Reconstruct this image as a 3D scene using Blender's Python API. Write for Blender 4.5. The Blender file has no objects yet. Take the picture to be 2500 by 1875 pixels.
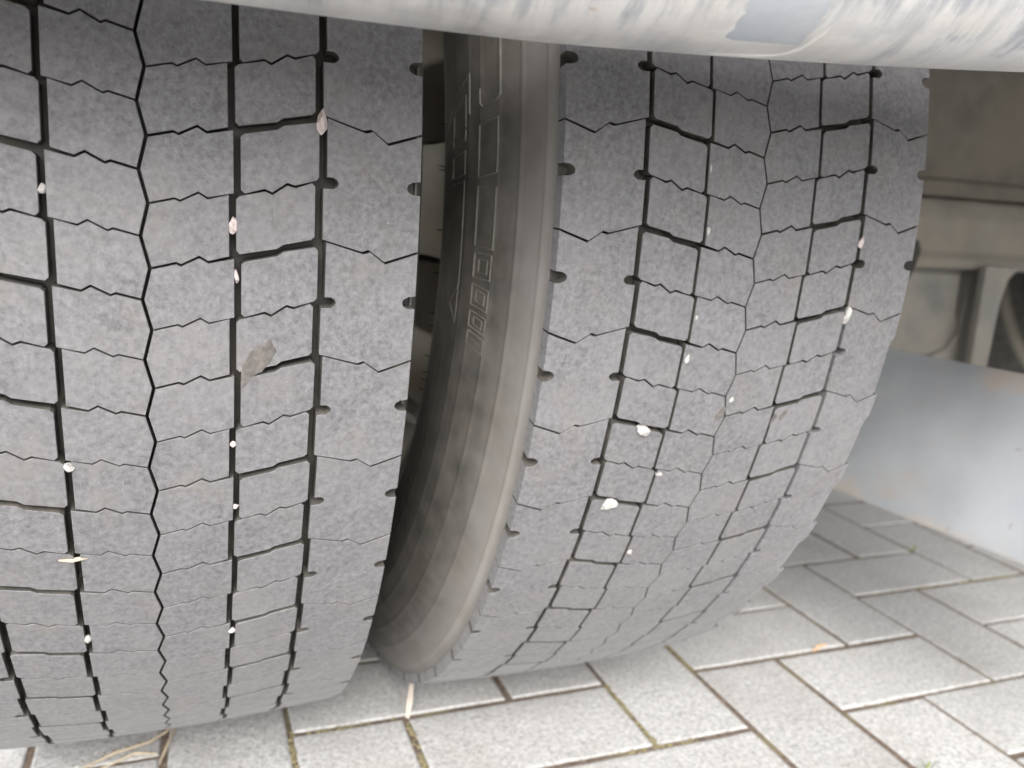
import bpy, bmesh, math, random
from mathutils import Vector, Matrix

random.seed(7)
PI = math.pi
sc = bpy.context.scene
col = sc.collection

# ------------------------------------------------------------------ camera, sky, sun, exposure
CAM = Vector((0.01386, -0.91301, 0.47668))
YAW, PITCH, ROLL = 0.384729, -0.198737, 0.058263
fw = Vector((math.sin(YAW) * math.cos(PITCH), math.cos(YAW) * math.cos(PITCH), math.sin(PITCH)))
rt0 = Vector((math.cos(YAW), -math.sin(YAW), 0))
up0 = rt0.cross(fw)
rt = math.cos(ROLL) * rt0 + math.sin(ROLL) * up0
up = -math.sin(ROLL) * rt0 + math.cos(ROLL) * up0
cd = bpy.data.cameras.new("camera")
cam = bpy.data.objects.new("camera", cd)
col.objects.link(cam)
cam.matrix_world = Matrix(((rt.x, up.x, -fw.x, CAM.x), (rt.y, up.y, -fw.y, CAM.y), (rt.z, up.z, -fw.z, CAM.z), (0, 0, 0, 1)))
cd.sensor_fit = 'HORIZONTAL'
cd.sensor_width = 36
cd.lens = 2040.825 / 2500 * 36
cd.clip_start, cd.clip_end = 0.02, 500
cd.dof.use_dof = True
cd.dof.focus_distance = 0.42
cd.dof.aperture_fstop = 8.0
sc.camera = cam

SUN_EL, SUN_AZ = math.radians(40), math.radians(203)     # azimuth clockwise from +Y: behind and left of the camera
w = bpy.data.worlds.new("World")
sc.world = w
w.use_nodes = True
nt = w.node_tree
bg = nt.nodes['Background']
sky = nt.nodes.new('ShaderNodeTexSky')
sky.sky_type = 'NISHITA'
sky.sun_disc = False
sky.sun_elevation = SUN_EL
sky.sun_rotation = SUN_AZ
sky.air_density, sky.dust_density, sky.ozone_density = 1.0, 4.0, 1.0
hs = nt.nodes.new('ShaderNodeHueSaturation')
hs.inputs['Saturation'].default_value = 0.22
nt.links.new(sky.outputs[0], hs.inputs['Color'])
nt.links.new(hs.outputs[0], bg.inputs[0])
bg.inputs[1].default_value = 0.15
sd = bpy.data.lights.new("sun", 'SUN')
sd.energy, sd.angle, sd.color = 1.4, math.radians(40), (1, 0.97, 0.93)
sun = bpy.data.objects.new("sun", sd)
col.objects.link(sun)
sdir = Vector((math.sin(SUN_AZ) * math.cos(SUN_EL), math.cos(SUN_AZ) * math.cos(SUN_EL), math.sin(SUN_EL)))
sun.rotation_euler = (-sdir).to_track_quat('-Z', 'Y').to_euler()
vs = sc.view_settings
vs.view_transform, vs.look, vs.exposure, vs.gamma = 'Standard', 'None', 1.5, 1.0
vs.use_curve_mapping = False
sc.cycles.max_bounces = 8


# ------------------------------------------------------------------ materials
class NT:
    def __init__(s, name):
        s.m = bpy.data.materials.new(name)
        s.m.use_nodes = True
        s.t = s.m.node_tree
        s.b = s.t.nodes['Principled BSDF']
        s.pos = s.t.nodes.new('ShaderNodeNewGeometry').outputs['Position']

    def link(s, a, b):
        s.t.links.new(a, b)

    def mapped(s, scale, rot=(0, 0, 0), src=None):
        n = s.t.nodes.new('ShaderNodeMapping')
        n.inputs['Scale'].default_value = scale
        n.inputs['Rotation'].default_value = rot
        s.link(src or s.pos, n.inputs[0])
        return n.outputs[0]

    def noise(s, scale, detail=4, rough=0.55, vec=None):
        n = s.t.nodes.new('ShaderNodeTexNoise')
        n.inputs['Scale'].default_value = scale
        n.inputs['Detail'].default_value = detail
        n.inputs['Roughness'].default_value = rough
        s.link(vec or s.pos, n.inputs['Vector'])
        return n.outputs[0]

    def ramp(s, v, stops, interp='LINEAR'):
        n = s.t.nodes.new('ShaderNodeValToRGB')
        n.color_ramp.interpolation = interp
        e = n.color_ramp.elements
        while len(e) < len(stops):
            e.new(0.5)
        for el, (p, c) in zip(e, stops):
            el.position = p
            el.color = c if len(c) == 4 else (*c, 1)
        s.link(v, n.inputs[0])
        return n.outputs[0]

    def fac(s, v, a, b):
        return s.ramp(v, [(a, (0, 0, 0)), (b, (1, 1, 1))])

    def mix(s, f, a, b, mode='MIX'):
        n = s.t.nodes.new('ShaderNodeMix')
        n.data_type = 'RGBA'
        n.blend_type = mode
        for i, v in ((0, f), (6, a), (7, b)):
            if hasattr(v, 'links'):
                s.link(v, n.inputs[i])
            elif i == 0:
                n.inputs[0].default_value = v
            else:
                n.inputs[i].default_value = (*v, 1)
        return n.outputs[2]

    def math(s, op, a, b):
        n = s.t.nodes.new('ShaderNodeMath')
        n.operation = op
        for i, v in ((0, a), (1, b)):
            if hasattr(v, 'links'):
                s.link(v, n.inputs[i])
            else:
                n.inputs[i].default_value = v
        return n.outputs[0]

    def rnd(s):
        return s.t.nodes.new('ShaderNodeObjectInfo').outputs['Random']

    def out(s, color, rough=0.8, bump=None, strength=0.3, dist=0.001, metal=0.0, spec=0.4):
        if hasattr(color, 'links'):
            s.link(color, s.b.inputs['Base Color'])
        else:
            s.b.inputs['Base Color'].default_value = (*color, 1)
        if hasattr(rough, 'links'):
            s.link(rough, s.b.inputs['Roughness'])
        else:
            s.b.inputs['Roughness'].default_value = rough
        if hasattr(metal, 'links'):
            s.link(metal, s.b.inputs['Metallic'])
        else:
            s.b.inputs['Metallic'].default_value = metal
        s.b.inputs['Specular IOR Level'].default_value = spec
        if bump is not None:
            n = s.t.nodes.new('ShaderNodeBump')
            n.inputs['Strength'].default_value = strength
            n.inputs['Distance'].default_value = dist
            s.link(bump, n.inputs['Height'])
            s.link(n.outputs[0], s.b.inputs['Normal'])
        return s.m


def mat_tread():
    n = NT('worn_tread_rubber')
    c = n.ramp(n.noise(330, 6, 0.68), [(0.28, (0.076, 0.075, 0.079)), (0.5, (0.138, 0.136, 0.142)), (0.72, (0.196, 0.193, 0.200))])
    c = n.mix(n.math('MULTIPLY', n.fac(n.noise(18, 5, 0.6), 0.42, 0.72), 0.6), c, (0.176, 0.172, 0.176))
    c = n.mix(n.math('MULTIPLY', n.fac(n.noise(75, 4, 0.6), 0.56, 0.72), 0.35), c, (0.088, 0.086, 0.088))
    c = n.mix(n.math('MULTIPLY', n.fac(n.noise(33, 5, 0.65), 0.55, 0.72), 0.5), c, (0.172, 0.158, 0.140))
    scuff = n.noise(1.0, 4, 0.6, n.mapped((420, 60, 60), (0.0, 0.5, 0.0)))
    c = n.mix(n.math('MULTIPLY', n.fac(scuff, 0.62, 0.72), 0.3), c, (0.23, 0.225, 0.228))
    speck = n.fac(n.noise(1150, 2, 0.5), 0.715, 0.76)
    c = n.mix(n.math('MULTIPLY', speck, 0.6), c, (0.45, 0.43, 0.42))
    dark = n.fac(n.noise(520, 3, 0.6), 0.64, 0.7)
    c = n.mix(n.math('MULTIPLY', dark, 0.35), c, (0.04, 0.04, 0.042))
    t = n.math('MULTIPLY_ADD', n.rnd(), 0.05)
    t.node.inputs[2].default_value = 0.89
    c = n.mix(1.0, c, t, 'MULTIPLY')
    h = n.math('ADD', n.noise(700, 4, 0.65), n.noise(90, 3))
    n.b.inputs['Sheen Weight'].default_value = 0.12           # a film of fine dust
    n.b.inputs['Sheen Roughness'].default_value = 0.45
    return n.out(c, n.ramp(n.noise(150, 3), [(0.3, (0.55,) * 3), (0.7, (0.78,) * 3)]), h, 0.35, 0.0006)


def mat_carcass():
    n = NT('dusty_sidewall_rubber')
    c = n.ramp(n.noise(60, 5), [(0.3, (0.054, 0.052, 0.047)), (0.7, (0.108, 0.102, 0.092))])
    # dust sticks to the rounded shoulder and thins out towards the bead
    sep = n.t.nodes.new('ShaderNodeSeparateXYZ')
    tc = n.t.nodes.new('ShaderNodeTexCoord')
    n.link(tc.outputs['Object'], sep.inputs[0])
    r = n.math('SQRT', n.math('ADD', n.math('MULTIPLY', sep.outputs[1], sep.outputs[1]), n.math('MULTIPLY', sep.outputs[2], sep.outputs[2])), 0)
    rw = n.math('ADD', r, n.math('MULTIPLY', n.math('SUBTRACT', n.noise(22, 4), 0.5), 0.028))
    f = n.fac(rw, 0.446, 0.486)
    side = n.fac(n.math('ABSOLUTE', sep.outputs[0], 0), 0.1264, 0.1284)
    f = n.math('MULTIPLY', f, side)
    c = n.mix(n.math('MULTIPLY', f, 0.9), c, (0.222, 0.211, 0.201))
    bead = n.ramp(r, [(0.328, (0, 0, 0)), (0.338, (1, 1, 1)), (0.346, (1, 1, 1)), (0.356, (0, 0, 0))])  # pale dust with the light on the bead edge painted in as a ring
    c = n.mix(n.math('MULTIPLY', bead, 0.8), c, (0.36, 0.325, 0.27))
    c = n.mix(n.math('MULTIPLY', n.math('SUBTRACT', 1.0, side), 0.85), c, (0.036, 0.034, 0.031))
    groove = n.math('MULTIPLY', n.math('SUBTRACT', 1.0, side), n.fac(n.noise(45, 4), 0.45, 0.65))
    c = n.mix(n.math('MULTIPLY', groove, 0.28), c, (0.135, 0.115, 0.085))
    d2 = n.math('MULTIPLY', n.math('MULTIPLY', n.fac(n.noise(35, 5, 0.6), 0.42, 0.7), side), 0.35)
    c = n.mix(d2, c, (0.12, 0.105, 0.085))
    return n.out(c, 0.62, n.math('ADD', n.noise(500, 3), n.noise(60, 3)), 0.2, 0.0005)


def simple(name, stops, scale, rough=0.8, bs=300, strength=0.3, metal=0.0, dist=0.001, detail=5):
    n = NT(name)
    c = n.ramp(n.noise(scale, detail, 0.6), stops)
    return n.out(c, rough, n.noise(bs, 4), strength, dist, metal)


def mat_paver():
    n = NT('concrete_paver')
    c = n.ramp(n.noise(210, 6, 0.78), [(0.30, (0.17, 0.168, 0.165)), (0.5, (0.44, 0.436, 0.431)), (0.72, (0.66, 0.655, 0.65))])
    c = n.mix(n.math('MULTIPLY', n.fac(n.noise(16, 5), 0.4, 0.7), 0.45), c, (0.385, 0.379, 0.366))
    c = n.mix(n.math('MULTIPLY', n.fac(n.noise(9, 6, 0.65), 0.5, 0.68), 0.4), c, (0.30, 0.285, 0.26))
    c = n.mix(n.math('MULTIPLY', n.fac(n.noise(48, 5, 0.65), 0.58, 0.72), 0.4), c, (0.24, 0.225, 0.205))
    c = n.mix(n.math('MULTIPLY', n.fac(n.noise(460, 2), 0.64, 0.70), 0.6), c, (0.66, 0.65, 0.64))
    c = n.mix(n.math('MULTIPLY', n.fac(n.noise(380, 3), 0.61, 0.67), 0.65), c, (0.13, 0.127, 0.122))
    t = n.math('MULTIPLY_ADD', n.rnd(), 0.13)
    t.node.inputs[2].default_value = 0.96
    c = n.mix(1.0, c, t, 'MULTIPLY')
    h = n.math('ADD', n.noise(420, 5, 0.7), n.noise(70, 4))
    return n.out(c, 0.88, h, 0.7, 0.0022)


def mat_bed():
    n = NT('joint_sand')
    c = n.ramp(n.noise(180, 5), [(0.3, (0.075, 0.055, 0.042)), (0.6, (0.16, 0.122, 0.095)), (0.8, (0.26, 0.215, 0.165))])
    c = n.mix(n.math('MULTIPLY', n.fac(n.noise(14, 4), 0.52, 0.66), 0.7), c, (0.20, 0.18, 0.10))
    br = n.t.nodes.new('ShaderNodeTexBrick')
    br.inputs['Scale'].default_value = 4.65
    br.inputs['Color1'].default_value = (0.31, 0.305, 0.295, 1)
    br.inputs['Color2'].default_value = (0.36, 0.355, 0.345, 1)
    br.inputs['Mortar'].default_value = (0.15, 0.12, 0.09, 1)
    n.link(n.pos, br.inputs['Vector'])
    ln = n.t.nodes.new('ShaderNodeVectorMath')
    ln.operation = 'LENGTH'
    n.link(n.pos, ln.inputs[0])
    far = n.math('GREATER_THAN', ln.outputs['Value'], 4.2)
    c = n.mix(far, c, br.outputs[0])
    return n.out(c, 0.95, n.noise(500, 4), 0.6, 0.002)


def mat_bar():
    n = NT('weathered_galvanised_steel')
    tc = n.t.nodes.new('ShaderNodeTexCoord').outputs['Object']
    sp = n.t.nodes.new('ShaderNodeSeparateXYZ')
    n.link(tc, sp.inputs[0])
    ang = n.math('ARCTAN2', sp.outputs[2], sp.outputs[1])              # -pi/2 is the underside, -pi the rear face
    cm = n.t.nodes.new('ShaderNodeCombineXYZ')
    n.link(sp.outputs[0], cm.inputs[0])
    n.link(n.math('MULTIPLY', ang, 0.05), cm.inputs[1])
    cyl = cm.outputs[0]
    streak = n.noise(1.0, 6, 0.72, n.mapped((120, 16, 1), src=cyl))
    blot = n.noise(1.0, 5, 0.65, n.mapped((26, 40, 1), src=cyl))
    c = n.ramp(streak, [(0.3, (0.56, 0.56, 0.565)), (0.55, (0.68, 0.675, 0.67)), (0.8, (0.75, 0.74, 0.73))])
    # weathering and reflected surroundings painted as bluish streaks towards the rear face, pale below
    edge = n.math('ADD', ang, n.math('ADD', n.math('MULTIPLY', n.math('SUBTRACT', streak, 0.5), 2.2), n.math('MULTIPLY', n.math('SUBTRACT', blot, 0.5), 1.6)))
    zinc_reflection = n.ramp(n.math('MULTIPLY_ADD', edge, 1.0), [(0.30, (1, 1, 1)), (0.72, (0, 0, 0))])
    zinc_reflection.node.inputs[0].links[0].from_node.inputs[2].default_value = 2.75
    c = n.mix(n.math('MULTIPLY', zinc_reflection, 0.75), c, (0.36, 0.385, 0.425))
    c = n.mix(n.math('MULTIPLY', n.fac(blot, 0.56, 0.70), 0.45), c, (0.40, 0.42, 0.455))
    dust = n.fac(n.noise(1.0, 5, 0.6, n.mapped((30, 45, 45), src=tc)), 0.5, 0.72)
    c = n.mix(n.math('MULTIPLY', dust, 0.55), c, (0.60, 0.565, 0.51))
    rust = n.fac(n.noise(70, 4), 0.70, 0.75)
    c = n.mix(n.math('MULTIPLY', rust, 0.6), c, (0.46, 0.31, 0.18))
    metal = n.ramp(dust, [(0.0, (0.7,) * 3), (1.0, (0.25,) * 3)])
    rough = n.ramp(streak, [(0.3, (0.38,) * 3), (0.75, (0.52,) * 3)])
    return n.out(c, rough, n.math('ADD', streak, n.noise(90, 3)), 0.12, 0.0006, metal)


def mat_dusty_steel(name, lo, hi, dust):
    n = NT(name)
    c = n.ramp(n.noise(24, 5), [(0.3, lo), (0.7, hi)])
    c = n.mix(n.math('MULTIPLY', n.fac(n.noise(9, 5, 0.65), 0.4, 0.65), 0.65), c, dust)
    return n.out(c, 0.85, n.noise(220, 4), 0.3, 0.001)


def mat_plate():
    n = NT('blue_grey_painted_plate')
    c = n.ramp(n.noise(7, 4), [(0.3, (0.33, 0.35, 0.375)), (0.7, (0.48, 0.495, 0.515))])
    c = n.mix(n.math('MULTIPLY', n.fac(n.noise(19, 4, 0.55), 0.55, 0.72), 0.55), c, (0.45, 0.36, 0.29))
    c = n.mix(n.math('MULTIPLY', n.fac(n.noise(42, 3), 0.70, 0.76), 0.5), c, (0.21, 0.16, 0.13))
    sep = n.t.nodes.new('ShaderNodeSeparateXYZ')
    n.link(n.pos, sep.inputs[0])
    low = n.math('ADD', sep.outputs[2], n.math('MULTIPLY', n.noise(16, 4), 0.07))     # caked dirt along the lower edge
    c = n.mix(n.math('MULTIPLY', n.ramp(low, [(0.232, (1, 1, 1)), (0.246, (0, 0, 0))]), 0.6), c, (0.50, 0.44, 0.38))
    return n.out(c, n.ramp(n.noise(30, 3), [(0.3, (0.38,) * 3), (0.7, (0.55,) * 3)]), n.noise(120, 3), 0.12, 0.001, 0.2)


M = {
    'tread': mat_tread(),
    'carcass': mat_carcass(),
    'rim': mat_dusty_steel('dusty_rim_paint', (0.34, 0.325, 0.29), (0.46, 0.435, 0.385), (0.44, 0.38, 0.28)),
    'drum': simple('brake_drum_iron', [(0.3, (0.012, 0.012, 0.011)), (0.7, (0.028, 0.024, 0.02))], 40),
    'paver': mat_paver(),
    'bed': mat_bed(),
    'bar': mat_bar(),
    'sleeve': mat_dusty_steel('bluish_worn_zinc', (0.29, 0.32, 0.36), (0.38, 0.405, 0.44), (0.46, 0.465, 0.47)),
    'axle': mat_dusty_steel('dusty_axle_paint', (0.092, 0.086, 0.075), (0.14, 0.131, 0.114), (0.155, 0.138, 0.111)),
    'seat': mat_dusty_steel('brown_dirty_steel', (0.056, 0.051, 0.042), (0.088, 0.080, 0.066), (0.098, 0.085, 0.065)),
    'mark': simple('dust_on_raised_rubber', [(0.3, (0.095, 0.09, 0.081)), (0.7, (0.16, 0.15, 0.135))], 90),
    'bracket': mat_dusty_steel('dusty_bracket_paint', (0.098, 0.097, 0.090), (0.142, 0.139, 0.129), (0.18, 0.162, 0.135)),
    'plate': mat_plate(),
    'under': simple('underside_paint', [(0.3, (0.03, 0.029, 0.025)), (0.7, (0.06, 0.055, 0.045))], 20),
    'white_stone': simple('white_chipping', [(0.3, (0.22, 0.208, 0.193)), (0.5, (0.35, 0.338, 0.322)), (0.7, (0.44, 0.43, 0.412))], 400, 0.75, 900),
    'pink_stone': simple('pinkish_chipping', [(0.3, (0.26, 0.215, 0.20)), (0.5, (0.42, 0.365, 0.35)), (0.75, (0.54, 0.49, 0.475))], 500, 0.8, 900, 0.5),
    'straw': simple('dry_straw', [(0.3, (0.34, 0.275, 0.19)), (0.7, (0.48, 0.41, 0.31))], 200, 0.8),
    'chaff': simple('pale_wood_splinter', [(0.3, (0.52, 0.45, 0.38)), (0.7, (0.66, 0.59, 0.52))], 250, 0.85),
    'leaf': simple('orange_leaf', [(0.3, (0.40, 0.25, 0.14)), (0.7, (0.52, 0.37, 0.24))], 300, 0.8),
    'moss': simple('yellow_green_moss', [(0.3, (0.13, 0.115, 0.06)), (0.7, (0.25, 0.215, 0.115))], 300, 0.95, 700, 0.6),
    'grass': simple('green_grass', [(0.3, (0.16, 0.19, 0.06)), (0.7, (0.25, 0.27, 0.10))], 300, 0.7),
    'scar': simple('torn_rubber', [(0.3, (0.072, 0.066, 0.062)), (0.7, (0.142, 0.128, 0.119))], 250, 0.9, 300, 0.8),
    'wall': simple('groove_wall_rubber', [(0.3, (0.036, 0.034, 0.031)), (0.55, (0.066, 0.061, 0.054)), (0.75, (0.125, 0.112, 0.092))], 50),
    'hair': simple('black_rubber', [(0.3, (0.012, 0.012, 0.012)), (0.7, (0.025, 0.025, 0.024))], 200, 0.7),
}


# ------------------------------------------------------------------ helpers
def link(name, me, mat, parent=None, loc=None):
    o = bpy.data.objects.new(name, me)
    col.objects.link(o)
    if mat and not me.materials:
        me.materials.append(mat)
    if parent:
        o.parent = parent
    if loc:
        o.location = loc
    return o


def mesh(name, verts, faces, smooth=False):
    me = bpy.data.meshes.new(name)
    me.from_pydata([tuple(v) for v in verts], [], faces)
    bm = bmesh.new()
    bm.from_mesh(me)
    bmesh.ops.recalc_face_normals(bm, faces=bm.faces)
    bm.to_mesh(me)
    bm.free()
    if smooth:
        me.polygons.foreach_set('use_smooth', [True] * len(me.polygons))
    return me


def lathe(prof, n, a0=0, a1=2 * PI, flat=None):
    """profile [(x, r)] turned about the X axis"""
    full = abs(a1 - a0 - 2 * PI) < 1e-6
    k = n if full else n + 1
    V, F = [], []
    for i in range(k):
        t = a0 + (a1 - a0) * i / n
        for x, r in prof:
            V.append((x, -r * math.cos(t), r * math.sin(t)))
    m = len(prof)
    for i in range(n):
        j = (i + 1) % k
        for q in range(m - 1):
            F.append((i * m + q, i * m + q + 1, j * m + q + 1, j * m + q))
    return V, F


def box_bm(bm, c, s, bev=0.0, rot=None):
    mt = Matrix.Translation(c) @ (rot.to_4x4() if rot else Matrix())
    r = bmesh.ops.create_cube(bm, size=1, matrix=mt @ Matrix.Diagonal((*s, 1)))
    if bev:
        es = list({e for v in r['verts'] for e in v.link_edges})
        bmesh.ops.bevel(bm, geom=es, offset=bev, segments=2, affect='EDGES', profile=0.5)


def prism_bm(bm, pts, axis, a, b, bev=0.0):
    """extrude an outline along an axis: axis 'x' takes (y,z), 'y' takes (x,z), 'z' takes (x,y)"""
    def P(p, t):
        return {'x': (t, p[0], p[1]), 'y': (p[0], t, p[1]), 'z': (p[0], p[1], t)}[axis]
    A = [bm.verts.new(P(p, a)) for p in pts]
    B = [bm.verts.new(P(p, b)) for p in pts]
    fs = [bm.faces.new(A), bm.faces.new(B[::-1])]
    n = len(pts)
    for i in range(n):
        fs.append(bm.faces.new((A[i], B[i], B[(i + 1) % n], A[(i + 1) % n])))
    bmesh.ops.recalc_face_normals(bm, faces=fs)
    if bev:
        es = list({e for f in fs for e in f.edges})
        bmesh.ops.bevel(bm, geom=es, offset=bev, segments=2, affect='EDGES', profile=0.5)


def from_bm(name, bm, mat, parent=None, smooth_angle=None):
    me = bpy.data.meshes.new(name)
    bm.to_mesh(me)
    bm.free()
    if smooth_angle:
        me.polygons.foreach_set('use_smooth', [True] * len(me.polygons))
        me.set_sharp_from_angle(angle=math.radians(smooth_angle))
    return link(name, me, mat, parent)


def tag(o, label=None, cat=None, group=None, kind=None):
    for k, v in (('label', label), ('category', cat), ('group', group), ('kind', kind)):
        if v:
            o[k] = v
    return o


# ------------------------------------------------------------------ the pavement
GX, GY, GM, GPHI = 0.1003, -0.20995, 0.107423, -0.015850
gc, gs = math.cos(GPHI), math.sin(GPHI)
bed_me = mesh('pavement', [(-60, -60, -.0020), (60, -60, -.0020), (60, 60, -.0020), (-60, 60, -.0020)], [(0, 1, 2, 3)])
pavement = tag(link('pavement', bed_me, M['bed']), kind='structure', label='grey concrete block pavement laid in herringbone under the truck')


def paver_mesh(seed):
    r = random.Random(seed)
    bm = bmesh.new()
    lx, ly = GM - 0.0064 / 2, GM / 2 - 0.0064 / 2
    rings = []
    for z, ins in ((-0.02, 0), (-0.0018, 0), (-0.0006, 0.0006), (0, 0.0026)):
        ring = []
        n = 7
        for sx, sy, horiz in ((-1, -1, 1), (1, -1, 0), (1, 1, 1), (-1, 1, 0)):
            # walk each side with a few points, edges a little chipped
            a = (sx * (lx - ins), sy * (ly - ins))
            nxt = {(-1, -1): (1, -1), (1, -1): (1, 1), (1, 1): (-1, 1), (-1, 1): (-1, -1)}[(sx, sy)]
            b = (nxt[0] * (lx - ins), nxt[1] * (ly - ins))
            k = 5 if horiz else 3
            for q in range(k):
                t = q / k
                ring.append((a[0] + (b[0] - a[0]) * t, a[1] + (b[1] - a[1]) * t, z))
        rings.append(ring)
    N = len(rings[0])
    jit = [(r.uniform(-1, 1), r.uniform(-1, 1)) for _ in range(N)]
    V = []
    for k, ring in enumerate(rings):
        a = (0.0002, 0.0004, 0.0006, 0.0010)[k]
        V.append([bm.verts.new((p[0] + jit[i][0] * a, p[1] + jit[i][1] * a, p[2])) for i, p in enumerate(ring)])
    for k in range(3):
        for i in range(N):
            bm.faces.new((V[k][i], V[k][(i + 1) % N], V[k + 1][(i + 1) % N], V[k + 1][i]))
    bm.faces.new(V[3])
    bmesh.ops.recalc_face_normals(bm, faces=bm.faces)
    me = bpy.data.meshes.new('paver')
    bm.to_mesh(me)
    bm.free()
    me.materials.append(M['paver'])
    return me


pav = [paver_mesh(s) for s in range(4)]
slots = []
for j in range(-45, 46):
    for k in range(-14, 15):
        h = (1 - j + 4 * k + 1, j - 0.5, 0)                 # lies along the row
        v = (3 - j + 4 * k + 0.5, j, 1)                     # stands across two rows
        for a, b, o in (h, v):
            x, y = GX + GM * (gc * a - gs * b), GY + GM * (gs * a + gc * b)
            d = math.hypot(x - 0.45, (y + 0.05))
            if math.hypot(x, y) < 4.2 + 0.1:
                slots.append((d, x, y, o))
slots.sort()
far = bmesh.new()
for i, (d, x, y, o) in enumerate(slots):
    R_ = Matrix.Rotation(GPHI + (PI / 2 if o else 0), 4, 'Z') @ Matrix.Rotation(random.gauss(0, .0022), 4, 'X') @ Matrix.Rotation(random.gauss(0, .002), 4, 'Y')
    T = Matrix.Translation((x + random.gauss(0, .0006), y + random.gauss(0, .0006), random.gauss(-.0002, .0004)))
    if i < 240:
        ob = link('paver', pav[i % 4], None, pavement)
        ob.matrix_local = T @ R_
    else:
        tmp = [T @ R_ @ Vector((sx * (GM - .0032), sy * (GM / 2 - .0032), z)) for z in (-.02, 0) for sx, sy in ((-1, -1), (1, -1), (1, 1), (-1, 1))]
        vv = [far.verts.new(p) for p in tmp]
        far.faces.new(vv[4:])
        for q in range(4):
            far.faces.new((vv[q], vv[(q + 1) % 4], vv[4 + (q + 1) % 4], vv[4 + q]))
fo = from_bm('outer_pavers', far, M['paver'], pavement)
fo['kind'] = 'stuff'

# ------------------------------------------------------------------ the truck: tyres
R, H, CR, WT, SP, PIT = 0.5, 0.485, 0.0051, 0.1275, 0.3328, 2 * PI / 54
GI, GO = 0.0386, 0.0779
truck = bpy.data.objects.new('truck', None)
col.objects.link(truck)
tag(truck, 'rear of a dusty truck with worn twin tyres below a grey galvanised rear bar', 'truck')


def surf(x):
    return R - CR * (x / .135) ** 2


# sipe lines, as (fraction across the rib, extra height in metres) on top of a straight run
Z_CD = [(0, 0), (.33, .0007), (.39, -.0006), (.61, .0022), (.72, -.0008), (1, 0)]
Z_DE = [(0, 0), (.33, .0001), (.42, -.0020), (.62, .0012), (.72, -.0006), (1, 0)]
Z_WIDE = [(0, 0), (.49, -.0008), (.57, .0006), (1, 0)]
U_C, U_D, U_E = -.0120, 0.0, .0160
SH = [(0, .0030), (.40, -.0117 + .004), (.47, -.0097 + .004), (.64, -.0214 + .004), (.91, -.0128 + .004), (1, -.0097 + .004)]
JI, JO, JC = .0011, .0009, .0017


def sipe(x0, u0, x1, u1, z):
    return [(x0 + (x1 - x0) * s, u0 + (u1 - u0) * s + dz / R) for s, dz in z]


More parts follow.
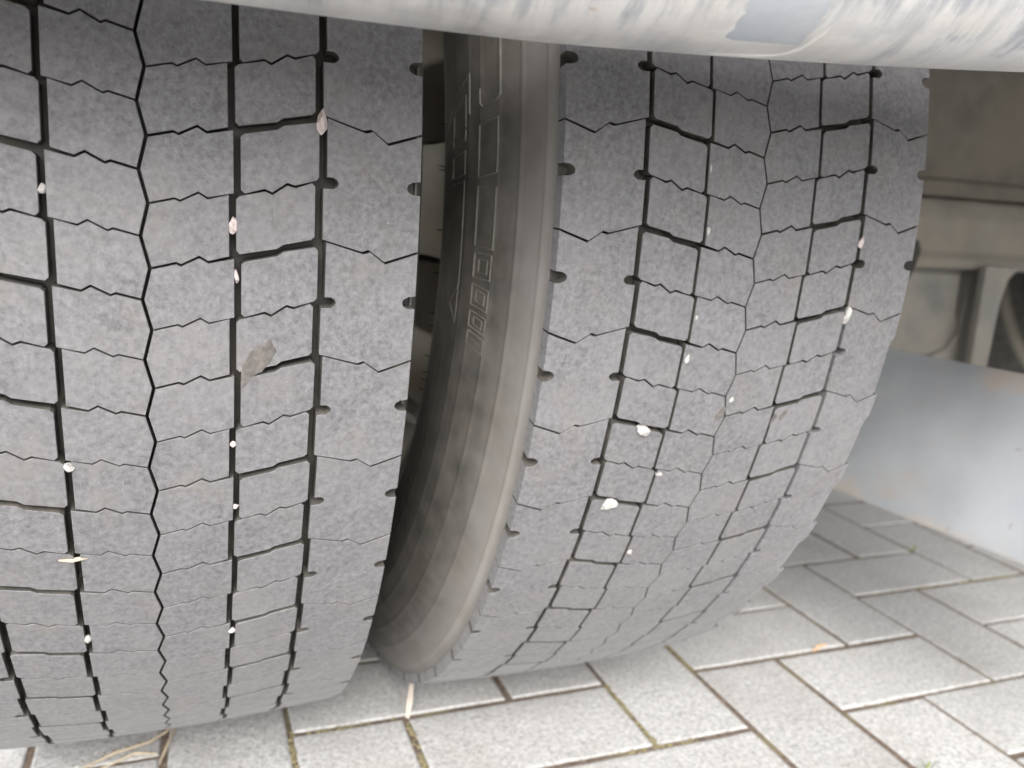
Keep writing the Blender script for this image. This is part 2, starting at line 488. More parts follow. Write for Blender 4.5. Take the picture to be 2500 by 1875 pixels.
def block_outline(rib, half, wd, rng, worn=False):
    """outline (x,u) of one tread block on the right half of a tyre; half 0 lies below a wide slot, 1 below a thin sipe"""
    wo, wi, wc = wd
    h = PIT / 2
    j = lambda a: a * (1 if half == 0 else -1)
    def row(x0, ua, x1, ub, z, top):
        hw = z[1] / 2 / R
        n0, n1 = (.001, GI - .0018) if rib == 'inner' else (GI + .0018, GO - .0022)
        pts = sipe(n0, ua, n1, ub, z[0])
        pts[0], pts[-1] = (x0, ua), (x1, ub)
        out = []
        for i, (x, u) in enumerate(pts):
            e = rng.uniform(-.00010, .00010) if 0 < i < len(pts) - 1 else 0
            out.append((x + e, u + (-hw if top else hw)))
        return out
    WIDE, THIN, FAINT, MED = .0033, .0011, .00080, .0011
    if rib == 'inner':                                        # centre groove to inner groove
        xr = GI + j(JI) - wi / 2
        zt = (Z_CD, MED) if half == 0 else (Z_CD, FAINT)
        zb = (Z_CD, FAINT) if half == 0 else (Z_CD, MED)
        top = row(JC + wc / 2, U_C, xr, U_D, zt, True)
        bot = row(JC + wc / 2, U_C - h, xr, U_D - h, zb, False)
        mid = [(-JC + wc / 2, U_C - h / 2)]
        return top + bot[::-1] + mid
    if rib == 'outer':                                        # inner groove to outer groove
        xl, xr = GI + j(JI) + wi / 2, GO + j(JO) - wo / 2
        zt = (Z_WIDE, WIDE) if half == 0 else (Z_DE, THIN)
        zb = (Z_DE, THIN) if half == 0 else (Z_WIDE, WIDE)
        top = row(xl, U_D, xr, U_E, zt, True)
        bot = row(xl, U_D - h, xr, U_E - h, zb, False)
        cut = lambda a, b, d: (a[0] + (b[0] - a[0]) * d, a[1] + (b[1] - a[1]) * d)
        c1 = .0016
        o = [(top[0][0], top[0][1] - c1 / R), (top[0][0] + c1, top[0][1])] + top[1:-1] + [(top[-1][0] - c1, top[-1][1]), (top[-1][0], top[-1][1] - c1 / R)]
        b = bot[::-1]
        o += [(b[0][0], b[0][1] + c1 / R), (b[0][0] - c1, b[0][1])] + b[1:-1] + [(b[-1][0] + c1, b[-1][1]), (b[-1][0], b[-1][1] + c1 / R)]
        return o
    # shoulder: one block per full pitch, with half-round notches on both flanks at mid height
    P = PIT
    xl0, xl1 = GO + JO + wo / 2, GO - JO + wo / 2
    hw = .0011 / 2 / R
    def srow(x0, du, top):
        return [(x0 + (WT - x0) * s, U_E + dz_ + du + (-hw if top else hw)) for s, dz_ in SH]
    top = srow(xl0, 0, True)
    bot = srow(xl1, -P, False)
    um = U_E - P / 2
    nr = .0027
    edge = [(WT, um + nr * 1.25 / R), (WT - .0042, um + nr * 1.1 / R), (WT - .0064, um + nr * .6 / R), (WT - .0070, um), (WT - .0064, um - nr * .6 / R), (WT - .0042, um - nr * 1.1 / R), (WT, um - nr * 1.25 / R)]
    lefte = [(xl1, um - nr / R), (xl1 + .0050, um - nr * .95 / R), (xl1 + .0068, um - nr * .5 / R), (xl1 + .0074, um), (xl1 + .0068, um + nr * .5 / R), (xl1 + .0050, um + nr * .95 / R), (xl0, um + nr / R)]
    if worn:                                                  # scalloped wear: the lower part of each lug is scrubbed to a slope
        bot[-1] = (WT - .0085, bot[-1][1] + .004)
        edge = [(WT, um + .16 * P), (WT - .0025, um + .08 * P), (WT - .0075, um - .02 * P), (WT - .0105, um - .14 * P), (WT - .0108, um - .28 * P)]
    return top + edge + bot[::-1] + lefte


def block_mesh(rib, half, side, wd, seed, worn=False):
    rng = random.Random(seed)
    ol = block_outline(rib, half, wd, rng, worn)
    ol = [p for i, p in enumerate(ol) if math.hypot(p[0] - ol[i - 1][0], (p[1] - ol[i - 1][1]) * R) > 1e-5]
    if side < 0:
        ol = [(-x, u - PIT / 4) for x, u in ol]
    # keep it counter-clockwise
    area = sum(ol[i - 1][0] * ol[i][1] - ol[i][0] * ol[i - 1][1] for i in range(len(ol)))
    if area < 0:
        ol = ol[::-1]
    n = len(ol)
    P2 = [Vector((x, u * R)) for x, u in ol]
    def inset(d):
        res = []
        for i in range(n):
            a, b, c = P2[i - 1], P2[i], P2[(i + 1) % n]
            e1, e2 = (b - a).normalized(), (c - b).normalized()
            n1, n2 = Vector((-e1.y, e1.x)), Vector((-e2.y, e2.x))
            m = (n1 + n2)
            m = m / max(.35, m.length_squared) * 2 if m.length > 1e-6 else n1
            res.append(b + m * d * .5 * 1.0)
        return res
    xc = sum(p.x for p in P2) / n
    uc = sum(p.y for p in P2) / n / R
    rc = R - .004
    bev = .0004
    rings = [(P2, -.0104, 0), (P2, -.0080, 0), (P2, -bev, 0), (inset(bev), 0, 1)] if worn else [(P2, -.0104, 0), (P2, -bev, 0), (inset(bev), 0, 1)]
    V, F = [], []
    for k_, (pts, dr, top) in enumerate(rings):
        for p in pts:
            r = surf(p.x) + dr
            px = p.x
            if worn and WT - .0125 < px * side < WT - .001 and dr < -.005:
                px = side * (WT + .0006)
                r = surf(WT) - (.0034 if k_ == 1 else .0104)
            a = p.y / R - uc
            V.append((px - xc, -(r * math.cos(a) - rc), r * math.sin(a)))
    for k in range(len(rings) - 1):
        for i in range(n):
            F.append((k * n + i, k * n + (i + 1) % n, (k + 1) * n + (i + 1) % n, (k + 1) * n + i))
    F.append(tuple(range((len(rings) - 1) * n, len(rings) * n)))
    me = bpy.data.meshes.new('tread_block')
    me.from_pydata(V, [], F)
    bm = bmesh.new()
    bm.from_mesh(me)
    bmesh.ops.recalc_face_normals(bm, faces=bm.faces)
    bm.to_mesh(me)
    bm.free()
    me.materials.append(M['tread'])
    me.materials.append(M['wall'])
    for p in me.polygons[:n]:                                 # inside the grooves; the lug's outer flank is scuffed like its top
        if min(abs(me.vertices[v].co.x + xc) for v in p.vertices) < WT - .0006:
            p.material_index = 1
    return me, xc, uc


BASE = [(.1268, .4868), (.1276, .4868), (.1285, .4842), (.1306, .4770), (.1335, .4690), (.1378, .4595), (.1420, .4495), (.1462, .4400), (.1502, .4290), (.1529, .4200), (.1545, .4110), (.1550, .4000),
        (.1547, .3870), (.1535, .3750), (.1515, .3620), (.1490, .3500), (.1475, .3440), (.1440, .3340), (.1395, .3230), (.1350, .3120), (.1300, .3020), (.1270, .2950)]


def smooth_profile(pts, ridges):
    out = [pts[0], pts[1]]
    for i in range(1, len(pts) - 1):
        p0, p1, p2, p3 = [Vector(pts[max(0, min(len(pts) - 1, q))]) for q in (i - 1, i, i + 1, i + 2)]
        n = max(2, int((p2 - p1).length / .0011))
        for k in range(1, n + 1):
            t = k / n
            q = .5 * (2 * p1 + (p2 - p0) * t + (2 * p0 - 5 * p1 + 4 * p2 - p3) * t * t + (3 * p1 - p0 - 3 * p2 + p3) * t ** 3)
            h = q.x + sum(a * math.exp(-((q.y - r) / w_) ** 2) for r, a, w_ in ridges)
            out.append((h, q.y))
    return out


# fine moulded rings on the wall: (radius, height, half width)
HALF = smooth_profile(BASE, [(.4790, .0005, .0011), (.4600, .0007, .0013), (.4430, .0006, .0011), (.4270, .0005, .0011), (.4150, .0004, .0011), (.3950, .0004, .0014), (.3835, .0005, .0012), (.3720, .0006, .0013), (.3610, .0005, .0012)])


def side_h(r):
    for (h0, r0), (h1, r1) in zip(HALF[1:], HALF[2:]):
        if r1 <= r <= r0:
            return h0 + (h1 - h0) * (r0 - r) / (r0 - r1)
    return HALF[-1][0]


def make_tyre(cx, phase, widths, vis, label, outer_worn, slim=0.0, swell=.012):
    ctr = Vector((cx, 0, H))
    floor = [(x, surf(x) - .0100) for x in [-.1262, -.10, -.06, 0, .06, .10, .1262]]
    sl = lambda h, r: h - slim * max(0.0, min(1.0, (.482 - r) / .03))
    prof = [(-sl(h, r), r) for h, r in HALF[::-1]] + floor + [(sl(h, r), r) for h, r in HALF]
    V, F = lathe(prof, 216)
    # the loaded tyre stands flat on the pavement and bulges a little there
    V2 = []
    for x, y, z in V:
        if z < -H + .0012:
            dz = -H + .0012 - z
            z = -H + .0012
        low = max(0.0, min(1.0, (-z - .04) / .40))
        low = low * low * (3 - 2 * low)
        r = math.hypot(y, z)
        bulge = swell * low * max(0.0, 1 - (abs(r - .405) / .085) ** 2)
        if abs(x) > .13:
            x += math.copysign(bulge, x)
        V2.append((x, y, z))
    me = mesh('tyre', V2, F, True)
    me.set_sharp_from_angle(angle=math.radians(50))
    ty = link('tyre', me, M['carcass'], truck, ctr)
    ty['label'] = label
    rest = bmesh.new()
    kinds = {}
    for rib, halves in (('inner', (0, 1)), ('outer', (0, 1)), ('shoulder', (0,))):
        for half in halves:
            for side in (1, -1):
                for v in range(3):
                    kinds[rib, half, side, v] = block_mesh(rib, half, side, widths, hash((rib == 'inner', half, side, v)) + 11, False)
    wornm = block_mesh('shoulder', 0, 1, widths, 77, True)
    for k in range(54):
        for (rib, half, side) in [(r, h, s) for r, hs_ in (('inner', (0, 1)), ('outer', (0, 1)), ('shoulder', (0,))) for h in hs_ for s in (1, -1)]:
            bme, xc, uc = kinds[rib, half, side, (k + half) % 3]
            if outer_worn and rib == 'shoulder' and side > 0 and 2 <= k <= 16:
                bme, xc, uc = wornm
            th = phase - k * PIT + (.0 if half == 0 else -PIT / 2) + uc
            th = (th + PI) % (2 * PI) - PI
            rc = R - .004
            loc = Vector((xc, -rc * math.cos(th), rc * math.sin(th)))
            # parts for the blocks in view, joined geometry for the rest of the circumference
            if vis[0] < th < vis[1]:
                o = link('tread_block', bme, None, ty, loc)
                o.rotation_euler.x = -th
            else:
                mt = Matrix.Translation(loc) @ Matrix.Rotation(-th, 4, 'X')
                vv = []
                for v in bme.vertices:
                    p = mt @ v.co
                    if p.z < -H + .0006:
                        p.z = -H + .0006 + random.uniform(0, .0002)
                    vv.append(rest.verts.new(p))
                for f in bme.polygons:
                    try:
                        rest.faces.new([vv[i] for i in f.vertices]).material_index = f.material_index
                    except ValueError:
                        pass
    ro = from_bm('outer_tread', rest, M['tread'], ty)
    ro.data.materials.append(M['wall'])
    ro['kind'] = 'stuff'
    return ty


tyre_l = make_tyre(0.0, .0458, (.0037, .0031, .0014), (-.98, .36), 'worn tyre nearer the camera, seen square on', False, .0046, .006)
tyre_r = make_tyre(SP, .0458 + .0608, (.0031, .0020, .0009), (-.92, .36), 'worn tyre behind, with its dusty sidewall in view', True)


# raised markings moulded in the right tyre's facing sidewall
def stroke(bm, pts, wd=.0012, ht=.0007):
    """a raised line through (r, theta) points on the sidewall, as a small ridge of triangular section"""
    def P(r, t, out):
        h = side_h(r) + out
        return Vector((-h, -r * math.cos(t), r * math.sin(t)))
    fine = []
    for (r0, t0), (r1, t1) in zip(pts, pts[1:]):
        n = max(1, int(math.hypot(r1 - r0, (t1 - t0) * .43) / .006))
        fine += [(r0 + (r1 - r0) * i / n, t0 + (t1 - t0) * i / n) for i in range(n)]
    fine.append(pts[-1])
    prev = None
    for i, (r, t) in enumerate(fine):
        a, b = fine[max(0, i - 1)], fine[min(len(fine) - 1, i + 1)]
        d = Vector((b[0] - a[0], (b[1] - a[1]) * r)).normalized()
        nx, ny = -d.y * wd / 2, d.x * wd / 2
        cur = [bm.verts.new(P(r + nx, t + ny / r, -.0003)), bm.verts.new(P(r + nx * .3, t + ny * .3 / r, ht)),
               bm.verts.new(P(r - nx * .3, t - ny * .3 / r, ht)), bm.verts.new(P(r - nx, t - ny / r, -.0003))]
        if prev:
            for q in range(3):
                bm.faces.new((prev[q], prev[q + 1], cur[q + 1], cur[q]))
        prev = cur


def rect(r0, r1, t0, t1, sk=0.0):
    return [(r0, t0), (r1, t0 + sk), (r1, t1 + sk), (r0, t1), (r0, t0)]


marks = [
    [[(.4440, .135), (.4440, .30)], [(.4440, .135), (.4415, .130), (.4290, .124), (.4270, .130), (.4270, .150), (.4250, .150)]],
    [rect(.4270, .4430, .101, .030, .006)],
    [rect(.4270, .4430, .018, -.064, -.002)],
    [rect(.4275, .4425, -.074, -.109), rect(.4315, .4390, -.082, -.101)],
    [rect(.4275, .4425, -.119, -.149, -.004), rect(.4315, .4390, -.126, -.142, -.003)],
    [rect(.4275, .4425, -.158, -.181, -.005), rect(.4315, .4390, -.164, -.176, -.004)],
    [rect(.4275, .4425, -.188, -.209, -.006), [(.4315, -.199), (.4390, -.203)]],
    [[(.370, .118), (.385, .150), (.4160, .178), (.4160, .120)], [(.389, .128), (.4110, .150), (.4110, .104)]],
    [rect(.3890, .4110, .094, .078, .006), [(.389, .128), (.389, .094)]],
    [rect(.3890, .4110, .064, .030, .006)],
    [[(.3850, .020), (.4110, .026), (.4110, -.130), (.3980, -.165), (.4105, -.190), (.4110, -.130)]],
    [[(.4100, -.300), (.4250, -.380), (.4400, -.430)], [(.4050, -.310), (.4180, -.400)]],
]
for mk in marks:
    bm = bmesh.new()
    for st in mk:
        stroke(bm, st)
    bmesh.ops.recalc_face_normals(bm, faces=bm.faces)
    from_bm('raised_marking', bm, M['mark'], tyre_r)

# moulding hairs left round the bead edge of the same sidewall
for t in (.205, .145, .062, .055, -.062, -.148, -.235, -.262, -.335, -.375, -.395, -.42):
    bm = bmesh.new()
    r = .346
    a = Vector((-side_h(r) + .001, -r * math.cos(t), r * math.sin(t)))
    out = Vector((-.0045, .003 * math.cos(t), random.uniform(-.0006, .0012)))
    pts = [a - out * .6, a + out * .3, a + out]
    prev = None
    for p, wd in zip(pts, (.0005, .00045, .0002)):
        cur = [bm.verts.new(p + Vector((0, dy * wd, dz * wd))) for dy, dz in ((-1, -1), (1, -1), (1, 1), (-1, 1))]
        if prev:
            for q in range(4):
                bm.faces.new((prev[q], prev[(q + 1) % 4], cur[(q + 1) % 4], cur[q]))
        prev = cur
    bm.faces.new(prev)
    from_bm('moulding_hair', bm, M['hair'], tyre_r)

# torn patches on two blocks of the tread
def tread_pt(x, t, dr=0.0):
    r = surf(x) + dr
    return Vector((x, -r * math.cos(t), r * math.sin(t)))


def scar(ty, pts, name='torn_patch'):
    bm = bmesh.new()
    cxm = sum(p[0] for p in pts) / len(pts)
    ctm = sum(p[1] for p in pts) / len(pts)
    rim = []
    for i, (x, t) in enumerate(pts):
        nx, nt_ = pts[(i + 1) % len(pts)]
        for q in range(3):
            f = q / 3
            rim.append((x + (nx - x) * f + random.uniform(-.0004, .0004), t + (nt_ - t) * f + random.uniform(-.0007, .0007)))
    n = len(rim)
    rings = []
    for s, dr in ((1.0, -.0001), (.90, .00012), (.65, .0001), (.35, .00014)):
        rings.append([bm.verts.new(tread_pt(cxm + (x - cxm) * s, ctm + (t - ctm) * s, dr + (random.uniform(-.00004, .00012) if s < .95 else 0))) for x, t in rim])
    for a, b in zip(rings, rings[1:]):
        for i in range(n):
            bm.faces.new((a[i], a[(i + 1) % n], b[(i + 1) % n], b[i]))
    bm.faces.new(rings[-1])
    bmesh.ops.recalc_face_normals(bm, faces=bm.faces)
    return from_bm(name, bm, M['scar'], ty)


scar(tyre_l, [(.0415, -.202), (.0415, -.176), (.0445, -.166), (.0480, -.157), (.0530, -.153), (.0545, -.149), (.0560, -.154), (.0580, -.163), (.0545, -.175), (.0510, -.184), (.0460, -.190)])
scar(tyre_r, [(-.0050, -.250), (-.0015, -.238), (.0010, -.243), (.0005, -.256), (-.0060, -.262)])
scar(tyre_r, [(.0390, -.262), (.0420, -.252), (.0435, -.258), (.0400, -.272)])
scar(tyre_r, [(.0450, -.258), (.0500, -.246), (.0510, -.253), (.0465, -.266)])

# ------------------------------------------------------------------ rims, drum and hub
def make_rim(cx, sgn):
    """sgn: +1 when the dished disc meets the other wheel on the +X side"""
    ctr = Vector((cx, 0, H))
    barrel = [(-.131, .312), (-.133, .306), (-.127, .294), (-.095, .286), (-.06, .262), (.06, .262), (.095, .286), (.127, .294), (.133, .306), (.131, .312)]
    back = [(x * .97, r - .007) for x, r in barrel[::-1]]
    V, F = lathe(barrel + back, 72)
    o = link('rim', mesh('rim', V, F, True), M['rim'], truck, ctr)
    o.data.set_sharp_from_angle(angle=math.radians(40))
    # dished disc with eight round hand holes
    def hh(r):
        pts = [(.05, .163), (.165, .163), (.178, .157), (.215, .116), (.250, .070), (.262, .03)]
        for (a, ha), (b, hb) in zip(pts, pts[1:]):
            if a <= r <= b:
                return ha + (hb - ha) * (r - a) / (b - a)
        return pts[-1][1]
    def P(r, t):
        return (sgn * hh(r), -r * math.cos(t), r * math.sin(t))
    V, F = [], []
    N = 8
    for k in range(N):
        t0 = (k + .5) * 2 * PI / N
        circ, bound = [], []
        for i in range(24):
            a = 2 * PI * i / 24
            rr = .215 + .0385 * math.cos(a)
            circ.append(P(rr, t0 + .0385 * math.sin(a) / .215))
            ca, sa = math.cos(a), math.sin(a)
            s = 1 / max(abs(ca), abs(sa))
            rb = .2135 + ca * s * .0485
            bound.append(P(rb, t0 + sa * s * PI / N))
        b = len(V)
        V += circ + bound
        for i in range(24):
            j = (i + 1) % 24
            F.append((b + i, b + j, b + 24 + j, b + 24 + i))
    V2, F2 = lathe([(sgn * hh(.165), .165), (sgn * hh(.05), .05)], 48)
    b = len(V)
    V += V2
    F += [tuple(q + b for q in f) for f in F2]
    d = link('wheel_disc', mesh('wheel_disc', V, F, True), M['rim'], o)
    bm = bmesh.new()
    bm.from_mesh(d.data)
    bmesh.ops.remove_doubles(bm, verts=bm.verts, dist=1e-5)
    bm.to_mesh(d.data)
    bm.free()
    so = d.modifiers.new('thickness', 'SOLIDIFY')
    so.thickness = .009
    so.offset = 0
    return o


rim_l = make_rim(0.0, 1)
rim_r = make_rim(SP, -1)
V, F = lathe([(-.02, .0), (-.02, .055), (.10, .075), (.13, .14), (.172, .16), (.180, .205), (.40, .205), (.43, .19), (.43, .0)], 64)
link('brake_drum', mesh('brake_drum', V, F), M['drum'], truck, (SP - .10, 0, H))

# ------------------------------------------------------------------ axle, brackets and plate under the truck
bm = bmesh.new()
prism_bm(bm, [(-.062, .438), (-.066, .443), (-.066, .452), (-.052, .462), (-.054, .505), (-.040, .530), (-.015, .540), (.03, .540), (.056, .52), (.06, .452), (.056, .438)], 'x', .70, 2.0, .004)
from_bm('axle_beam', bm, M['axle'], truck, 40)

bm = bmesh.new()
prism_bm(bm, [(-.030, .552), (-.036, .560), (-.042, .700), (-.020, .980), (.02, .980), (.02, .552)], 'x', .66, 1.9, .004)
from_bm('spring_seat', bm, M['seat'], truck, 40)
bm = bmesh.new()
box_bm(bm, (1.25, -.012, .546), (1.2, .06, .022), .004)
from_bm('spring_pad', bm, M['seat'], truck)

bm = bmesh.new()
prism_bm(bm, [(.80, .445), (1.035, .445), (1.037, .375), (1.050, .352), (1.055, .290), (.80, .280)], 'y', -.045, -.030, .003)
from_bm('bracket_plate', bm, M['bracket'], truck)
bm = bmesh.new()
prism_bm(bm, [(1.048, .440), (1.075, .440), (1.070, .28), (.80, .27), (.80, .295), (.94, .303), (1.022, .326), (1.040, .350)], 'y', -.052, -.036, .003)
from_bm('bracket_web', bm, M['bracket'], truck)
bm = bmesh.new()
prism_bm(bm, [(1.030, .446), (1.096, .446), (1.075, .428), (1.067, .395), (1.060, .26), (1.030, .26)], 'y', -.088, -.074, .003)
from_bm('bracket_flange', bm, M['bracket'], truck)
bm = bmesh.new()
prism_bm(bm, [(.885, .470), (.905, .476), (.912, .462), (.905, .440), (.893, .415), (.884, .425)], 'y', -.085, -.066, .002)
from_bm('cable_clip', bm, M['drum'], truck)

# long blue-grey plate hanging beside the inner tyre, bent along its length
bm = bmesh.new()
a0, a1 = Vector((.6795, -.170)), Vector((.7200, -.600))
nrm = Vector((-(a1 - a0).y, (a1 - a0).x)).normalized()
if nrm.x > 0:
    nrm = -nrm
prev = None
sect = [(.197, -.008), (.199, -.001), (.204, .000), (.240, -.012), (.290, -.036), (.335, -.064), (.348, -.075), (.352, -.082), (.350, -.090), (.335, -.074), (.285, -.045), (.235, -.021), (.197, -.012)]
for i in range(9):
    f = i / 8
    p = a0 + (a1 - a0) * f
    cur = [bm.verts.new((p.x + nrm.x * d, p.y + nrm.y * d, z + (.004 * f if z > .3 else 0))) for z, d in sect]
    if prev:
        for q in range(len(sect)):
            q2 = (q + 1) % len(sect)
            bm.faces.new((prev[q], prev[q2], cur[q2], cur[q]))
    else:
        bm.faces.new(cur)
    prev = cur
bm.faces.new(prev[::-1])
bmesh.ops.recalc_face_normals(bm, faces=bm.faces)
bm2 = bmesh.new()
prism_bm(bm2, [(.745, -.20), (.86, -.036), (.86, -.050), (.755, -.215)], 'z', .285, .315, .002)
from_bm('plate_arm', bm2, M['bracket'], truck)
pl = from_bm('side_plate', bm, M['plate'], truck, 30)
pl['label'] = 'blue grey steel plate hanging beside the inner tyre'

# the twin tyres on the other end of the axle, seen only as dark shapes under the truck
for cx in (1.74, 1.74 + SP):
    o = link('tyre', tyre_l.data, None, truck, (cx, 0, H))
    o['label'] = 'tyre on the far end of the axle'

# what closes the view under the truck: differential, cross member, deck and rails
V, F = lathe([(-.25, 0), (-.25, .07), (-.14, .10), (-.08, .17), (0, .195), (.08, .17), (.14, .10), (.25, .07), (.25, 0)], 40)
link('differential', mesh('differential', V, F, True), M['under'], truck, (1.62, .06, H))
bm = bmesh.new()
box_bm(bm, (1.1, .75, .71), (2.6, .08, .38), .01)
from_bm('cross_member', bm, M['under'], truck)
bm = bmesh.new()
box_bm(bm, (1.1, 1.05, 1.08), (2.56, 4.1, .16), .01)  # unseen deck, added and run back over the camera to shade the tyre tops
from_bm('shade_deck', bm, M['under'], truck)
for x in (.72, 1.48):
    bm = bmesh.new()
    box_bm(bm, (x, 1.25, .915), (.07, 3.4, .168), .006)
    from_bm('chassis_rail', bm, M['under'], truck)

# ------------------------------------------------------------------ rear bar
BA, BB = Vector((-.55, -.52, .5210)), Vector((1.95, -.82, .6060))     # points on its underside
axis = (BB - BA).normalized()
BR = .050
bar_len = (BB - BA).length


def bar_sag(x):
    d = abs(x - .75) / .2
    return -.0022 + .0040 * (d * d if d < 1.5 else 2.25 + (d - 1.5) * .6) + .022 * max(0, min(.3, .70 - x))      # slightly bent by knocks


nseg, nr = 120, 40
V, F = [], []
for i in range(nseg + 1):
    xl = bar_len * i / nseg
    sag = bar_sag(xl)
    for j in range(nr):
        a = 2 * PI * j / nr
        rr = BR * (1 + .0)
        # rounded square section
        ca, sa = math.cos(a), math.sin(a)
        k = (abs(ca) ** 2.2 + abs(sa) ** 2.2) ** (-1 / 2.2)
        V.append((xl, rr * k * ca, rr * k * sa + sag))
for i in range(nseg):
    for j in range(nr):
        F.append((i * nr + j, i * nr + (j + 1) % nr, (i + 1) * nr + (j + 1) % nr, (i + 1) * nr + j))
F += [tuple(range(nr)), tuple(range(nseg * nr, nseg * nr + nr))]
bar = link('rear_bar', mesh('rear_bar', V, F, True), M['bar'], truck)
bar.data.set_sharp_from_angle(angle=math.radians(60))
xa = axis
ya = Vector((0, 0, 1)).cross(xa).normalized()
za = xa.cross(ya)
Mb = Matrix(((xa.x, ya.x, za.x, 0), (xa.y, ya.y, za.y, 0), (xa.z, ya.z, za.z, 0), (0, 0, 0, 1)))
bar.matrix_local = Matrix.Translation(BA + za * BR) @ Mb
bar['label'] = 'scuffed galvanised rear bar across the top'
# a worn bluish sleeve let into the bar, and the crease beaten into it
def on_bar(x, a, r):
    ca, sa = math.cos(a), math.sin(a)
    k = (abs(ca) ** 2.2 + abs(sa) ** 2.2) ** (-1 / 2.2)
    return (x, r * k * ca, r * k * sa + bar_sag(x))


V, F = [], []
for i in range(6):
    for j in range(15):
        a = -2.75 + (2.75 - 1.86) * j / 14
        edge = i in (0, 5) or j in (0, 14)
        V.append(on_bar(.762 + .039 * i / 5, a, BR + (-.0006 if edge else .0005)))
for i in range(5):
    for j in range(14):
        F.append((i * 15 + j, i * 15 + j + 1, i * 15 + 16 + j, i * 15 + 15 + j))
link('sleeve', mesh('sleeve', V, F, True), M['sleeve'], bar)
V, F = [], []
crease = [(.804, -2.21), (.8038, -2.08), (.8023, -1.952), (.8011, -1.823), (.7984, -1.71), (.795, -1.62), (.786, -1.57), (.770, -1.53)]
for i, (x, a) in enumerate(crease):
    for q in range(5):
        f = (q - 2) / 2
        hgt = (.0014 * (1 - abs(f)) - .0005) * (.4 if i in (0, len(crease) - 1) else 1)
        V.append(on_bar(x + f * .0016, a + f * .035, BR + hgt))
for i in range(len(crease) - 1):
    for q in range(4):
        F.append((i * 5 + q, i * 5 + q + 1, i * 5 + 6 + q, i * 5 + 5 + q))
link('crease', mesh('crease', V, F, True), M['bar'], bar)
for x in (.30, 1.45):
    bm = bmesh.new()
    p = BA + axis * (x + .55) + za * BR
    prism_bm(bm, [(p.y + .03, p.z - .03), (p.y + .03, p.z + .05), (-.25, .95), (-.18, .95), (-.18, .90)], 'x', p.x - .006, p.x + .006)
    if x > 1:
        from_bm('bar_hanger', bm, M['under'], truck)
    else:
        bm.free()


# ------------------------------------------------------------------ chippings jammed in the treads
def pebble(tyre_x, x, t, sx, sz, mat, label, proud=.0004, rot=0.0, dy=None):
    bm = bmesh.new()
    bmesh.ops.create_icosphere(bm, subdivisions=2, radius=1)
    rg = random.Random(int(abs(x) * 1e5 + abs(t) * 1e4))
    dirs = [Vector((rg.gauss(0, 1), rg.gauss(0, 1), rg.gauss(0, 1))).normalized() for _ in range(9)]
    for v in bm.verts:
        for d in dirs:                       # facet it like broken stone
            k = v.co.dot(d)
            if k > .60:
                v.co -= d * (k - .60)
        v.co *= 1 + rg.uniform(-.05, .05)
    dep = dy or min(sx, sz) * 1.0
    sc_ = Matrix.Rotation(rot, 4, 'Y') @ Matrix.Diagonal((sx / 2 * 1.25, dep / 2 * 1.3, sz / 2 * 1.25, 1))
    bmesh.ops.transform(bm, matrix=sc_, verts=bm.verts)
    o = from_bm('pebble', bm, mat)
    r = surf(x) - dep / 2 + proud + dep * .12
    o.location = (tyre_x + x, -r * math.cos(t), H + r * math.sin(t))
    o.rotation_euler.x = -t
    tag(o, label, 'stone', 'chippings jammed in the tyre treads')
    return o


W, K = M['white_stone'], M['pink_stone']
pebble(0, .0783, .0580, .0052, .0128, K, 'largest pinkish chipping, long and upright, in the groove of the near tyre', .0016, .05)
pebble(0, -.0399, -.0181, .0038, .0046, W, 'small bright white chipping high in the leftmost visible groove of the near tyre', .0004)
pebble(0, .0375, -.0411, .0040, .0068, K, 'squarish pink and white chipping high in the middle groove of the near tyre', .0006)
pebble(0, .0390, -.0885, .0028, .0058, K, 'dull narrow chipping sunk in the middle groove, below the squarish pink one', -.0008)
pebble(0, -.0373, -.2813, .0056, .0044, W, 'roundish white chipping low in the leftmost visible groove of the near tyre', .0012)
pebble(0, .0374, -.2644, .0034, .0030, K, 'tiny pinkish chipping in the middle groove just below the torn tread patch', .0002)
pebble(0, .0396, -.3428, .0032, .0026, K, 'tiny pale chipping in the middle groove about level with the sidewall crease', .0002)
pebble(0, -.0375, -.5365, .0042, .0040, W, 'pale lilac white chipping near the bottom of the near tyre, lowest in the left groove', .0008)
pebble(0, .0391, -.5539, .0036, .0030, K, 'lowest pinkish chipping in the middle groove of the near tyre, close to the pavement', .0004)
pebble(SP, -.0557, -.2697, .0088, .0082, W, 'big round white chipping in a cross slot of the far tyre, the upper of two', .0024, 0, .006)
pebble(SP, -.0644, -.3852, .0118, .0084, W, 'big oval white chipping in a cross slot of the far tyre, the lower of two', .0022, .2, .006)
pebble(SP, -.0352, -.0210, .0030, .0056, W, 'small white chipping a third of the way down the second groove of the far tyre', .0006)
pebble(SP, -.0372, .0464, .0018, .0060, W, 'topmost chipping of the far tyre, a thin pale sliver in the second groove', .0000)
pebble(SP, .0800, -.0250, .0040, .0084, K, 'pinkish upright chipping high in the rightmost groove of the far tyre', .0010, .15)
pebble(SP, .0800, -.1185, .0056, .0112, W, 'white upright chipping in the rightmost groove, below the pinkish one', .0014, .2)
pebble(SP, -.0350, -.1230, .0024, .0036, W, 'tiny white speck of stone in the second groove, upper of the pair at mid height', .0004)
pebble(SP, -.0360, -.1739, .0034, .0062, W, 'small slanting white chipping in the second groove, lower of the pair at mid height', .0008, .3)
pebble(SP, -.0345, -.3379, .0042, .0040, W, 'small white chipping in the second groove, just right of the two big white ones', .0008)
pebble(SP, -.0340, -.4811, .0036, .0058, K, 'pinkish chipping low in the second groove of the far tyre, lowest on that tyre', .0008, .3)
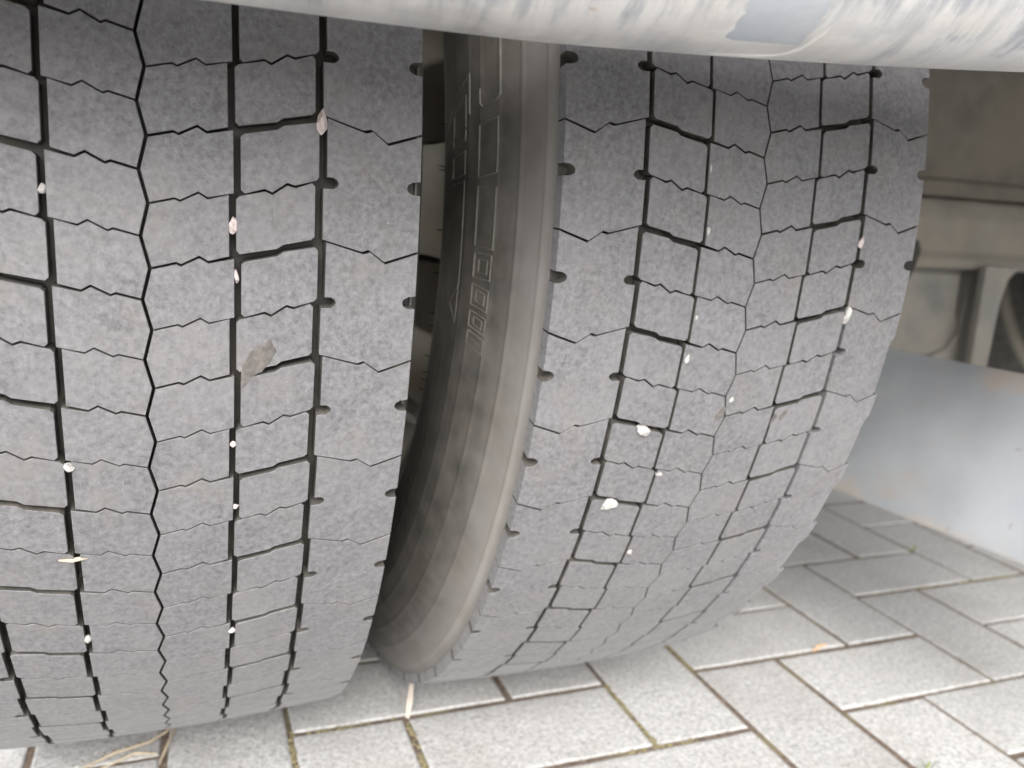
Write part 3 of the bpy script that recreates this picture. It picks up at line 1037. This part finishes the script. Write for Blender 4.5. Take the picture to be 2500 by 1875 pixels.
pebble(SP, .0035, -.2300, .0030, .0044, W, 'tiny pale chipping in the centre groove of the far tyre beside a torn spot', .0004, .4)


# ------------------------------------------------------------------ straw, leaf scraps, moss and grass
def ribbon(name, pts, wd, mat, thick=.0006):
    bm = bmesh.new()
    prev = None
    for i, p in enumerate(pts):
        p = Vector(p)
        a, b = Vector(pts[max(0, i - 1)]), Vector(pts[min(len(pts) - 1, i + 1)])
        d = (b - a).normalized()
        s = d.cross(Vector((0, -.5, .85))).normalized() * wd / 2
        n = d.cross(s).normalized() * thick / 2
        f = .6 if i in (0, len(pts) - 1) else 1
        cur = [bm.verts.new(p + s * f + n), bm.verts.new(p - s * f + n), bm.verts.new(p - s * f - n), bm.verts.new(p + s * f - n)]
        if prev:
            for q in range(4):
                bm.faces.new((prev[q], prev[(q + 1) % 4], cur[(q + 1) % 4], cur[q]))
        else:
            bm.faces.new(cur[::-1])
        prev = cur
    bm.faces.new(prev)
    bmesh.ops.recalc_face_normals(bm, faces=bm.faces)
    return from_bm(name, bm, mat)


tag(ribbon('splinter', [(.2215, -.1800, .0135), (.2150, -.1985, .0075), (.2085, -.2160, .0012)], .0062, M['chaff'], .0012),
    'flat pale wood splinter stuck upright in the joint between the two tyres', 'splinter')
for pts, lab in (([(-.075, -.2125, .001), (-.045, -.1985, .0035), (-.018, -.190, .003), (.004, -.1735, .005)], 'longest dry straw along the joint below the near tyre'),
                 ([(-.010, -.221, .001), (-.003, -.197, .004), (.003, -.176, .004)], 'short dry straw crossing the longer one below the near tyre'),
                 ([(-.055, -.214, .001), (-.030, -.203, .0028), (-.012, -.206, .001)], 'bent dry straw lying beside the longer one below the near tyre')):
    tag(ribbon('straw', pts, .0026, M['straw']), lab, 'straw', 'dry straws lying below the near tyre')
tag(ribbon('leaf_scrap', [(.690, -.2215, .0012), (.703, -.2168, .0035), (.717, -.2130, .0012)], .0042, M['leaf']),
    'narrow orange leaf scrap in a joint right of the far tyre', 'leaf scrap')
p0 = Vector((-.0397, -.4985 * math.cos(.3995), H - .4985 * math.sin(.3995)))
tag(ribbon('straw', [p0 + Vector((-.0062, -.0010, .0006)), p0 + Vector((0, -.0016, 0)), p0 + Vector((.0068, -.0006, .0004))], .0026, M['straw']),
    'orange brown straw caught across the leftmost groove of the near tyre', 'straw')


def tuft(name, x, y, n, hgt, mat, label, cat, spread=.006):
    bm = bmesh.new()
    rg = random.Random(int(x * 1e4))
    for _ in range(n):
        a = rg.uniform(0, 2 * PI)
        b = Vector((x + rg.uniform(-spread, spread), y + rg.uniform(-spread, spread) * .4, -.006))
        tip = b + Vector((math.cos(a) * hgt * .6, math.sin(a) * hgt * .6, hgt * rg.uniform(.7, 1.2) + .006))
        s = Vector((-math.sin(a), math.cos(a), 0)) * hgt * .09
        v = [bm.verts.new(b - s), bm.verts.new(b + s), bm.verts.new((b + tip) / 2 + s * .8 + Vector((0, 0, .002))), bm.verts.new((b + tip) / 2 - s * .8 + Vector((0, 0, .002))), bm.verts.new(tip)]
        bm.faces.new((v[0], v[1], v[2], v[3]))
        bm.faces.new((v[3], v[2], v[4]))
    return tag(from_bm(name, bm, mat), label, cat)


tuft('grass_tuft', 1.0745, -.0016, 7, .009, M['grass'], 'small green grass tuft in the joint below the blue grey plate', 'grass tuft')
tuft('grass_tuft', .645, -.424, 7, .009, M['grass'], 'small green grass tuft in the joint at the bottom edge, right of centre', 'grass tuft')

# low moss cushions along some joints: nobody could count these
bm = bmesh.new()
rg = random.Random(3)
def to_world(a, b):
    return GX + GM * (gc * a - gs * b), GY + GM * (gs * a + gc * b)
runs = [((3, 0), (3, -1)), ((2.6, -1), (3.4, -1)), ((0, .1), (0, -.7)), ((0, 0), (.9, 0)), ((-1.8, 0), (-1, .3)), ((1, -.1), (1, -.8)), ((4, .6), (4, -.1)), ((6, 1), (6.7, 1)), ((8, 1), (10, 1))]
for (a0_, b0_), (a1_, b1_) in runs:
    L = math.hypot(a1_ - a0_, b1_ - b0_)
    for _ in range(int(L * 90)):
        f = rg.random()
        if rg.random() < .35 + .4 * math.sin(f * 9 + a0_ * 3):
            continue
        x, y = to_world(a0_ + (a1_ - a0_) * f + rg.gauss(0, .012), b0_ + (b1_ - b0_) * f + rg.gauss(0, .012))
        sz = rg.uniform(.0009, .0024)
        bmesh.ops.create_icosphere(bm, subdivisions=1, radius=sz, matrix=Matrix.Translation((x, y, -.0022 + rg.uniform(0, .0014))) @ Matrix.Diagonal((1, 1, .7, 1)))
mo = from_bm('moss', bm, M['moss'], None, 80)
mo['kind'] = 'stuff'
mo['label'] = 'yellow green moss in the paver joints'
